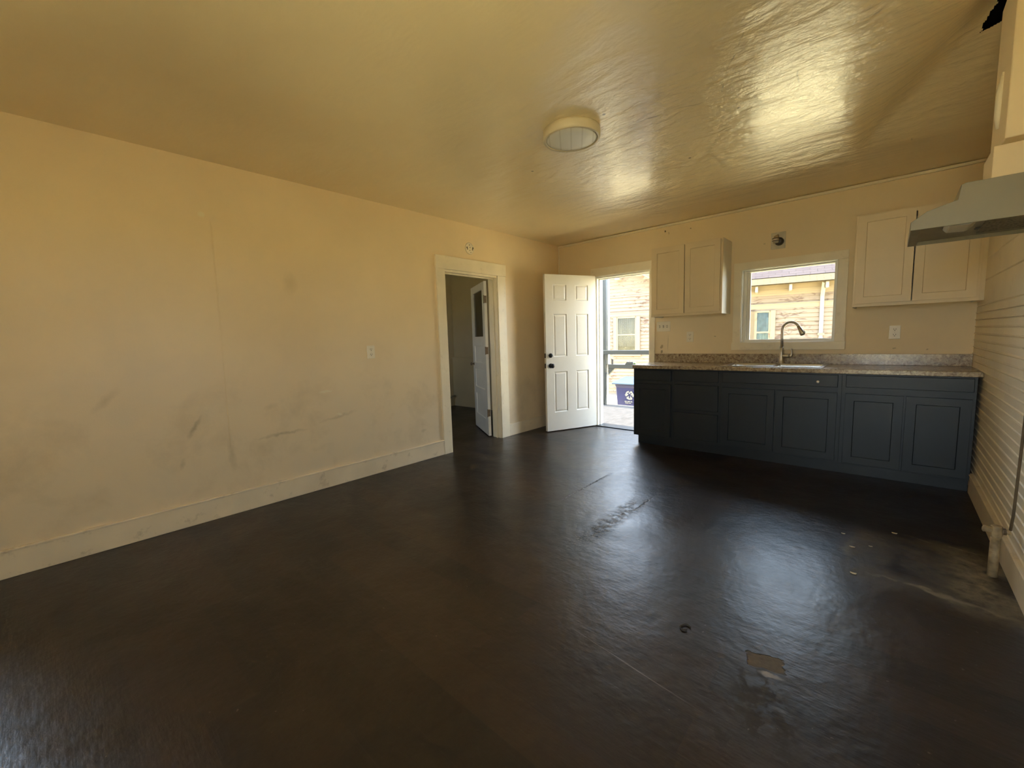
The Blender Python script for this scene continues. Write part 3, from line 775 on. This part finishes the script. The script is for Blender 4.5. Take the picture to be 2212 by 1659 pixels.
def base(label, x0, x1, doors, drawers):
    r = thing('base_cabinet', label, 'base cabinet', (x0, -.3, 0))
    link('carcass', merge(box(x0, x1, YC + .018, -.001, .10, .700), box(x0, x0 + .016, YC + .018, -.001, .70, .874), box(x1 - .016, x1, YC + .018, -.001, .70, .874)), M_BLUE, r, .001, world=True)
    link('toe_kick', box(x0 + (.03 if x0 < 1.5 else 0), x1, YC + .058, -.02, 0, .10), M_BLUE, r, world=True)
    link('face_frame', grid_slab([x0, x0 + .035, x1 - .035, x1], [.10, .135, .70, .74, .850, .874], .018, M=lambda u, v, w: (u, YC - w, v)), M_BLUE, r, .001, world=True)
    for a in doors:
        link('cabinet_door', shaker(*a, YC, .019, .058), M_BLUE, r, .0015, world=True)
    for a in drawers:
        d = link('drawer_front', grid_slab([a[0], a[1]], [a[2], a[3]], .019, M=lambda u, v, w: (u, YC - .019 - w, v)), M_BLUE, r, .003, world=True)
    return r


base('narrow dark blue base cabinet at the left end by the entry door', 1.444, 1.897, [(1.462, 1.876, .122, .705)], [(1.462, 1.876, .742, .858)])
base('dark blue base cabinet with three drawers', 1.897, 2.376, [], [(1.915, 2.357, .748, .862), (1.915, 2.357, .447, .715), (1.915, 2.357, .132, .415)])
rs = base('wide dark blue sink base cabinet with a small white knob', 2.376, 3.335, [(2.396, 2.846, .120, .708), (2.858, 3.308, .120, .708)], [(2.396, 3.308, .757, .862)])
b = lathe([(.006, 0), (.006, .008), (.011, .012), (.012, .018), (.007, .022)], 20, axis='Y'); bmesh.ops.scale(b, vec=(1, -1, 1), verts=b.verts); bmesh.ops.recalc_face_normals(b, faces=b.faces)
bmesh.ops.translate(b, vec=(3.172, YC - .019, .800), verts=b.verts)
o = link('knob', b, paint('white_knob', (.75, .70, .60), .35, 0, 3, 0), rs, smooth=True, world=True); o['label'] = 'small white round knob'
base('dark blue two-door base cabinet in the right corner', 3.335, 4.112, [(3.362, 3.724, .112, .708), (3.738, 4.092, .112, .708)], [(3.362, 4.096, .762, .862)])

# countertop with sink cut-out, backsplash
SX0, SX1, SY0, SY1 = 2.36, 3.195, -.560, -.060
B1 = (2.395, 2.770); B2 = (2.800, 3.160); BY = (-.520, -.135)
r = thing('kitchen_countertop', 'speckled granite-look laminate countertop with backsplash over the blue cabinets', 'countertop', (1.44, -.3, .876))
link('slab', grid_slab([1.446, B1[0] - .01, B2[1] + .01, W - .001], [-.632, BY[0] - .01, BY[1] + .01, 0], .038, skip={(1, 1)}, M=lambda u, v, w: (u, v, .914 + w)), M_GRAN, r, .004, world=True)
link('backsplash', box(1.446, W - .001, -.019, -.0005, .914, 1.014), M_GRAN, r, .002, world=True)

# sink
r = thing('kitchen_sink', 'stainless steel double bowl drop-in sink under the window', 'sink', (2.78, -.31, .914))
us = [SX0, B1[0], B1[1], B2[0], B2[1], SX1]; vs = [SY0, BY[0], BY[1], SY1]
link('rim', grid_slab(us, vs, .006, skip={(1, 1), (3, 1)}, M=lambda u, v, w: (u, v, .9205 + w)), M_STEEL, r, .0025, world=True)
for a in (B1, B2):
    bm = bmesh.new()
    rings = []
    for ins, zz in ((0, .9185), (.004, .905), (.012, .76), (.030, .735), (.10, .728)):
        rings.append([bm.verts.new((x, y, zz)) for x, y in ((a[0] + ins, BY[0] + ins), (a[1] - ins, BY[0] + ins), (a[1] - ins, BY[1] - ins), (a[0] + ins, BY[1] - ins))])
    for p, q in zip(rings, rings[1:]):
        for k in range(4): bm.faces.new((p[k], p[(k + 1) % 4], q[(k + 1) % 4], q[k]))
    bm.faces.new(rings[-1])
    o = link('bowl', bm, M_STEEL, r, .006, world=True)
    so = o.modifiers.new('solid', 'SOLIDIFY'); so.thickness = .0015
    link('drain', lathe([(.045, .7285), (.045, .731), (.035, .732), (.030, .7295)], 28, ((a[0] + a[1]) / 2, -.33, 0)), M_NICK, r, world=True)

# faucet
r = thing('kitchen_faucet', 'satin metal pull-down faucet with curved neck behind the sink', 'faucet', (2.805, -.10, .9205))
link('base', lathe([(.030, 0), (.030, .006), (.024, .012), (.021, .05), (.0185, .10), (.0165, .17)], 28), M_NICK, r, smooth=True)
pts = [(0, 0, .16), (0, 0, .26), (0, 0, .33)]
for k in range(1, 15):
    a = PI - PI * .87 * k / 14
    pts.append((.075 + .075 * math.cos(a), -.030 * (1 + math.cos(a)), .335 + .078 * math.sin(a)))
link('neck', tube(pts, .0125, 16), M_NICK, r, smooth=True)
e = Vector(pts[-1]); d = (e - Vector(pts[-2])).normalized()
link('spray_head', tube([e, e + d * .02, e + d * .05, e + d * .085, e + d * .092], [.0145, .016, .020, .023, .021], 20), M_NICK, r, smooth=True)
link('spray_button', tube([e + d * .045 + Vector((.019, 0, 0)), e + d * .07 + Vector((.023, 0, 0))], .006, 10), M_SLOT, r, smooth=True)
link('valve_body', tube([(.01, 0, .075), (.055, -.01, .077), (.070, -.012, .077)], [.018, .020, .019], 20), M_NICK, r, smooth=True)
link('lever', tube([(.070, -.012, .077), (.086, -.014, .080), (.092, -.016, .105), (.088, -.018, .135), (.086, -.020, .150)], [.017, .015, .008, .006, .008], 14), M_NICK, r, smooth=True)

# ------------------------------------------------------------------ range hood and duct chase on the right wall
HY0, HY1 = -2.50, -2.00
r = thing('range_hood', 'off-white under-mount range hood with sloping front, on the right wall', 'range hood', (3.9, -2.25, 1.67))
prof = [(3.667, 1.67), (3.667, 1.705), (3.682, 1.716), (3.716, 1.742), (3.806, 1.770), (3.813, 1.828), (3.825, 1.833), (W - .002, 1.833), (W - .002, 1.67)]
# shell: side cheeks, front/top skin, open underneath
tk = .006
bm = merge(extrude_poly(prof, lambda u, v, w: (u, w, v), HY0, HY0 + tk), extrude_poly(prof, lambda u, v, w: (u, w, v), HY1 - tk, HY1))
skin = prof[:8]; inner = [(a + .004, max(1.67, b - .006)) for a, b in skin]; inner[0] = (3.673, 1.67); inner[-1] = (W - .002, 1.826)
bm = merge(bm, extrude_poly(skin + inner[::-1], lambda u, v, w: (u, w, v), HY0 + tk, HY1 - tk))
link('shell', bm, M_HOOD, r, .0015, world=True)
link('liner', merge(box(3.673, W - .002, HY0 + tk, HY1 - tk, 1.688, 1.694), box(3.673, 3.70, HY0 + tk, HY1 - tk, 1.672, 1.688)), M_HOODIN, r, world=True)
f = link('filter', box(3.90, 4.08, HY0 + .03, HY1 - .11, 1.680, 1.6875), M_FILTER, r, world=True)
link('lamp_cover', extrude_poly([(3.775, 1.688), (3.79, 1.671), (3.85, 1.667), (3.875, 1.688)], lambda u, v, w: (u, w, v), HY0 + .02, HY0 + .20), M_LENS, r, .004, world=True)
for yy in (-2.235, -2.205):
    link('switch_slot', box(3.885, 3.915, yy - .004, yy + .004, 1.684, 1.6885), M_BLACK, r, world=True)
r = thing('duct_chase', 'plastered vertical duct chase rising from the hood to the ceiling', 'duct cover', (4.0, -2.3, 1.833))
link('plaster_casing', box(3.925, W - .001, -2.46, -2.10, 1.985, H + .08), M_KWALL, r, .004, world=True)
link('lower_duct', merge(box(3.906, W - .001, -2.38, -2.12, 1.8335, 1.985), extrude_poly([(-2.12, 1.8335), (-2.12, 1.90), (-2.03, 1.8335)], lambda u, v, w: (w, u, v), 3.906, 3.95)), M_KWALL, r, .002, world=True)
b = tube([(3.9225, -2.30, 2.30), (3.921, -2.29, 2.22), (3.9205, -2.285, 2.14), (3.922, -2.28, 2.08)], [.004, .013, .013, .005], 12)
o = link('plaster_gouge', b, M_TRIM, r, smooth=True, world=True)

# gas stub with valve where the stove stood, brown line running up the wall
r = thing('gas_stub', 'rusty painted gas pipe stub with valve standing at the right wall', 'gas pipe', (4.062, -2.04, 0))
link('pipe', tube([(0, 0, 0), (0, 0, .10), (0, 0, .215)], .0185, 18), M_RUST, r, smooth=True)
link('valve', merge(tube([(0, 0, .205), (0, 0, .225), (0, 0, .262)], [.021, .024, .021], 8), tube([(-.018, -.014, .240), (-.045, -.022, .246)], [.012, .018], 8), tube([(.012, 0, .238), (.044, 0, .240)], .012, 12)), M_RUST, r, .002)
link('union_nut', tube([(.022, 0, .238), (.032, 0, .239)], .016, 6), M_BROWNLINE, r)
tag(link('gas_line', tube([(4.106, -2.04, .25), (4.110, -2.045, .33), (4.118, -2.045, 1.0), (4.120, -2.045, 1.62)], .0055, 10), M_BROWNLINE, smooth=True), 'thin brown line running up the right wall from the gas valve', 'pipe')

# paint chips and grit left on the floor
specs = [(3.700, -1.74, .020, 'curled pale chip near the stove stain, closest to the cabinets'), (3.47, -1.93, .012, 'tiny pale chip left of the stove stain'),
         (3.60, -2.03, .011, 'tiny pale chip inside the stove stain'), (3.52, -2.10, .013, 'thin pale chip in the middle of the stove stain, left edge'),
         (3.545, -2.435, .018, 'pale star-shaped chip at the near left edge of the stove stain')]
M_CHIP = paint('paint_chip', (.55, .47, .33), .6, .1, 60, 0)
for x, y, s_, lab in specs:
    pol = [(s_ * (.6 + .5 * random.random()) * math.cos(a), .5 * s_ * (.5 + .7 * random.random()) * math.sin(a)) for a in [2 * PI * k / 7 for k in range(7)]]
    b = extrude_poly(pol, lambda u, v, w: (u + x, v + y, w + .15 * abs(u)), 0.0005, .003)
    tag(link('paint_chip', b, M_CHIP), lab, 'debris', 'paint chips around the old stove spot')
ringp = [(3.035 + .017 * math.cos(a) * (1 + .25 * math.sin(2 * a)), -3.384 + .022 * math.sin(a), .004) for a in [.5 + 5.2 * k / 16 for k in range(17)]]
tag(link('wire_scrap', tube(ringp, .0025, 8), M_SLOT, smooth=True), 'small bent dark loop of scrap lying in the middle of the floor', 'debris')

# ------------------------------------------------------------------ outside: porch
struct('porch_deck', box(-3.0, 6.5, .145, 2.06, -.16, -.045), M_DECK)
struct('yard_ground', box(-60, 60, -60, 70, -1.0, -.80), M_GROUND)
px0, px1 = -.425, -.31
r = thing('porch_post', 'grey square porch post outside the entry door', 'post', (-.37, 2.0, -.045))
link('shaft', box(px0, px0 + .062, 1.95, 2.04, -.045, 2.75), M_PGREY, r, .003, world=True)
link('painted_lit_side', box(px0 + .062, px1, 1.965, 2.035, .72, 2.75), M_PLIGHT, r, .003, world=True)  # sunlit side of the post, its brightness put into paler paint
link('painted_lit_foot', box(px0 + .062, px0 + .082, 1.965, 2.035, -.045, .55), M_PLIGHT, r, .003, world=True)  # same sunlit side below the rail, painted paler
tag(link('porch_handrail', box(-1.6, 5.0, 1.905, 1.95, .908, .985), M_PGREY, bev=.004), 'upper grey wooden rail across the porch', 'railing', 'porch rails')
tag(link('porch_rail', merge(box(px1 + .001, 5.0, 1.955, 2.03, .648, .722), extrude_poly([(px1 + .001, .648), (px1 + .13, .648), (px1 + .001, .52)], lambda u, v, w: (u, w, v), 1.96, 2.02)), M_PGREY, bev=.003),
    'lower grey wooden rail with a corner brace, seen through the doorway', 'railing', 'porch rails')
tag(link('canister', lathe([(.020, 0), (.021, .01), (.021, .095), (.018, .10)], 20, (-.235, 1.99, .722)), M_BLACK, smooth=False), 'small black canister standing on the lower porch rail', 'canister')
r = thing('hand_tool', 'grey wedge-shaped tool with green tip lying on the lower rail', 'tool', (.05, 1.99, .722))
link('body', extrude_poly([(-.02, 0), (.02, .052), (.14, .052), (.15, 0)], lambda u, v, w: (u, w, v), -.03, .03), M_PGREY, r, .004)
link('tip', tube([(.14, 0, .026), (.18, 0, .026)], .018, 12), paint('green_plastic', (.08, .16, .04), .5, 0, 3, 0), r, smooth=True)
r = thing('rail_bracket', 'small white angle bracket at the left of the porch post', 'bracket', (-.44, 1.90, 1.10))
link('upper_arm', tube([(-.07, 0, .05), (.045, 0, .115)], .011, 8), M_PLIGHT, r)
link('lower_arm', tube([(-.07, 0, .05), (-.02, 0, -.06)], .011, 8), M_LOGO, r)
tag(link('box', box(-.56, -.45, 1.88, 1.95, .80, .90), M_PLIGHT, bev=.012), 'pale rounded box hanging under the upper porch rail', 'box')
tag(link('curved_pipe', tube([(-.80, 2.20, 2.0), (-.66, 2.2, 1.95), (-.60, 2.2, 1.82), (-.59, 2.2, .24)], .035, 14), M_PGREY, smooth=True), 'grey curved pipe standing left of the porch post', 'pipe')
tag(link('concrete_block', box(-.80, -.50, 2.08, 2.3, -.80, .24), M_PLIGHT, bev=.01), 'pale block at the foot of the grey curved pipe', 'block')

# recycling bin in the yard
r = thing('recycling_bin', 'blue wheeled recycling bin with white recycling mark beyond the porch', 'bin', (-.42, 3.30, -.80))
bm = bmesh.new(); rings = []
for zz, wx, y0, y1 in ((.06, .25, -.22, .26), (.30, .265, -.25, .29), (.95, .30, -.29, .33), (1.02, .32, -.31, .34)):
    rings.append([bm.verts.new(p) for p in ((-wx, y0, zz), (wx, y0, zz), (wx, y1, zz), (-wx, y1, zz))])
for p, q in zip(rings, rings[1:]):
    for k in range(4): bm.faces.new((p[k], p[(k + 1) % 4], q[(k + 1) % 4], q[k]))
bm.faces.new(rings[0][::-1]); bm.faces.new(rings[-1])
link('body', bm, M_BIN, r, .02)
link('lid', extrude_poly([(-.36, 1.02), (-.36, 1.045), (-.30, 1.075), (.30, 1.14), (.38, 1.12), (.38, 1.06)], lambda u, v, w: (w, u, v), -.36, .35), M_LID, r, .015)
link('handle', tube([(-.22, .37, 1.05), (.22, .37, 1.05)], .016, 10), M_LID, r)
for s_ in (-1, 1):
    link('wheel', lathe([(.12, s_ * .27 - .025), (.125, s_ * .27), (.12, s_ * .27 + .025)], 24, (0, .24, .12), 'X'), M_BLACK, r)


def arrow_ring(cx, cz, R1, y):
    out_ = bmesh.new()
    for k in range(3):
        a0 = math.radians(90 + 120 * k)
        arc = [a0 + math.radians(8 + 78 * i / 8) for i in range(9)]
        poly = [(cx + R1 * math.cos(a), cz + R1 * math.sin(a)) for a in arc] + [(cx + R1 * .66 * math.cos(a), cz + R1 * .66 * math.sin(a)) for a in arc[::-1]]
        out_ = merge(out_, extrude_poly(poly, lambda u, v, w: (u, w, v), y, y - .003))
        ae = arc[-1]; tip = ae + math.radians(28)
        poly = [(cx + R1 * 1.18 * math.cos(ae), cz + R1 * 1.18 * math.sin(ae)), (cx + R1 * .85 * math.cos(tip), cz + R1 * .85 * math.sin(tip)), (cx + R1 * .48 * math.cos(ae), cz + R1 * .48 * math.sin(ae))]
        out_ = merge(out_, extrude_poly(poly, lambda u, v, w: (u, w, v), y, y - .003))
    return out_


lg = arrow_ring(0.02, .80, .095, -.285)
bmesh.ops.rotate(lg, cent=(0, -.285, .80), matrix=Matrix.Rotation(.045, 3, 'X'), verts=lg.verts)
for k in range(5):
    a = math.radians(90 + 72 * k); q = lathe([(.017, 0), (.017, .003)], 12, axis='Y'); bmesh.ops.translate(q, vec=(.02 + .045 * math.cos(a), -.290, .80 + .045 * math.sin(a)), verts=q.verts); lg = merge(lg, q)
o = link('recycling_mark', lg, M_LOGO, r); o['label'] = 'white recycling arrows emblem'
tx = bmesh.new(); xx = -.09
for word in (4, 5, 3):
    for k in range(word):
        wd = random.choice((.010, .013, .008)); tx = merge(tx, box(xx, xx + wd, -.284, -.281, .652 + .001 * k, .676)); xx += wd + .003
    xx += .010
xx = -.08
for word in (7, 6):
    for k in range(word):
        wd = random.choice((.006, .009)); tx = merge(tx, box(xx, xx + wd, -.281, -.278, .624, .640)); xx += wd + .0025
    xx += .008
link('lettering', tx, M_LOGO, r)

# ------------------------------------------------------------------ neighbour house
A = math.radians(10.5)
hs = thing('neighbour_house', 'old cream clapboard house with peeling paint across the yard', 'house', (-1, 8.6, -.80), A)
ZB = .80      # local z = world z + .80


def lap(z0, z1, step=.115, t_=.032):
    pts = []; z = z0
    while z < z1 - 1e-6:
        z2 = min(z + step, z1); pts += [(-t_, z), (-.003, z2)]; z = z2
    return pts


# long wall under the eave, and gable part to the left
lp = lap(.0, ZB + 2.60); poly = lp + [(.12, ZB + 2.60), (.12, .0)]
bm = extrude_poly(poly, lambda u, v, w: (w, u, v), -7.0, 8.0)
link('long_wall', bm, M_SIDING, hs)
bm = bmesh.new()
zz = ZB + 2.60
while zz < ZB + 4.05:
    z2 = zz + .115
    half = lambda q: max(.05, (ZB + 4.10 - q) / .55)
    a0, a1 = -3.2 - half(zz), -3.2 + half(zz); b0, b1 = -3.2 - half(z2), -3.2 + half(z2)
    vsn = [bm.verts.new(p) for p in ((a0, -.018, zz), (a1, -.018, zz), (b1, -.003, z2), (b0, -.003, z2))]
    bm.faces.new(vsn)
    v2n = [bm.verts.new(p) for p in ((a0, -.018, zz), (a1, -.018, zz), (a1, .0, zz), (a0, .0, zz))]
    bm.faces.new(v2n[::-1]); zz = z2
link('gable_wall', bm, M_SIDING, hs)
rk = lambda s_: ZB + 3.246 - .55 * (s_ + 1.641)
link('gable_rake', extrude_poly([(-3.2, rk(-3.2) + .0), (.35, rk(.35)), (.35, rk(.35) + .16), (-3.2, rk(-3.2) + .16)], lambda u, v, w: (u, w, v), -.42, -.02), M_SOFFIT, hs)
link('gable_bracket', box(-2.44, -2.285, -.30, 0, ZB + 3.10, ZB + 3.27), M_TAIL, hs, .01)
# eave roof of the long part
bm = extrude_poly([(-.52, ZB + 2.52), (-.52, ZB + 2.56), (-.30, ZB + 2.71), (-.28, ZB + 2.67)], lambda u, v, w: (w, u, v), .2, 9.0)
# yellow-cream lower courses, then grey shingles, as tilted slabs with their own local axes


def slope_slab(name, y0, z0, y1, z1, m, s0, s1, th=.03):
    L = math.hypot(y1 - y0, z1 - z0); an = math.atan2(z1 - z0, y1 - y0)
    b = box(0, s1 - s0, 0, L, 0, th); o = link(name, b, m, hs); o.location = (s0, y0, z0); o.rotation_euler = (an, 0, 0); return o


bm.free()
slope_slab('eave_course', -.60, ZB + 2.500, -.30, ZB + 2.70, M_EAVE, .2, 9.0)
slope_slab('roof', -.31, ZB + 2.71, 1.8, ZB + 4.0, M_ROOF, .2, 9.0)
link('soffit', box(.2, 9.0, -.50, 0, ZB + 2.56, ZB + 2.58), M_SOFFIT, hs)
link('frieze_board', box(.2, 8.0, -.03, 0, ZB + 2.26, ZB + 2.56), M_HTRIM, hs)
for k in range(9):
    s_ = .05 + .8 * k + .0
    if s_ < .3: continue
    link('rafter_tail', box(s_, s_ + .065, -.50, -.02, ZB + 2.345, ZB + 2.50), M_TAIL, hs, .004)
link('belt_board', box(-7, 8, -.035, 0, ZB + 1.885, ZB + 2.00), M_HTRIM, hs, .004)
link('shadow_board', box(-7, 8, -.045, 0, ZB + 2.0, ZB + 2.03), M_HTRIM, hs, .002)


def hwin(s0, s1, z0, z1, mid, m):
    """s0..s1, z0..z1 = glass area incl. sash; casing outside of it"""
    r = hs; cw = .12
    w_ = link('window', merge(box(s0 - cw, s0, -.075, 0, z0 - .05, z1 + .02), box(s1, s1 + cw, -.075, 0, z0 - .05, z1 + .02), box(s0 - cw - .03, s1 + cw + .03, -.09, 0, z0 - .10, z0 - .04)), M_HTRIM, r, .003)
    link('sash', merge(box(s0, s0 + .045, -.062, -.004, z0 - .04, z1 + .02), box(s1 - .045, s1, -.062, -.004, z0 - .04, z1 + .02), box(s0, s1, -.062, -.004, z1 - .03, z1 + .02), box(s0, s1, -.062, -.004, z0 - .04, z0 + .03), box(s0, s1, -.066, -.004, mid - .02, mid + .025)), M_HTRIM, w_, .002)
    # folded curtain behind the glass
    n = 40; b = bmesh.new(); va = []
    for i in range(n + 1):
        x = s0 + .04 + (s1 - s0 - .08) * i / n; yy = -.039 + .003 * math.sin(i * 1.3) + .002 * math.sin(i * .45)
        va.append((b.verts.new((x, yy, z0)), b.verts.new((x, yy, z1))))
    for p, q in zip(va, va[1:]): b.faces.new((p[0], q[0], q[1], p[1]))
    cu = link('curtain', b, m, w_, smooth=True); so = cu.modifiers.new('solid', 'SOLIDIFY'); so.thickness = .002
    link('glass', box(s0 + .04, s1 - .04, -.052, -.049, z0 + .02, z1 - .02), M_GLASSFAR, w_)


hwin(-2.45, -1.78, ZB + .66, ZB + 1.86, ZB + 1.27, M_CURT)
hwin(1.66, 2.04, ZB + .60, ZB + 1.82, ZB + 1.22, M_CURT2)
hwin(1.16, 1.53, ZB + .60, ZB + 1.82, ZB + 1.22, M_CURT2)
link('downspout', tube([(3.22, -.40, ZB + 2.5), (3.22, -.20, ZB + 2.30), (3.22, -.07, ZB + 2.15), (3.225, -.06, ZB + 1.0), (3.225, -.06, ZB + .2)], .045, 4), M_SPOUT, hs)
link('downspout_strap', box(3.15, 3.30, -.12, -.02, ZB + 1.10, ZB + 1.16), M_HTRIM, hs)
link('foundation', box(-7.0, 8.0, -.02, .1, 0, ZB - .35), M_HTRIM, hs)
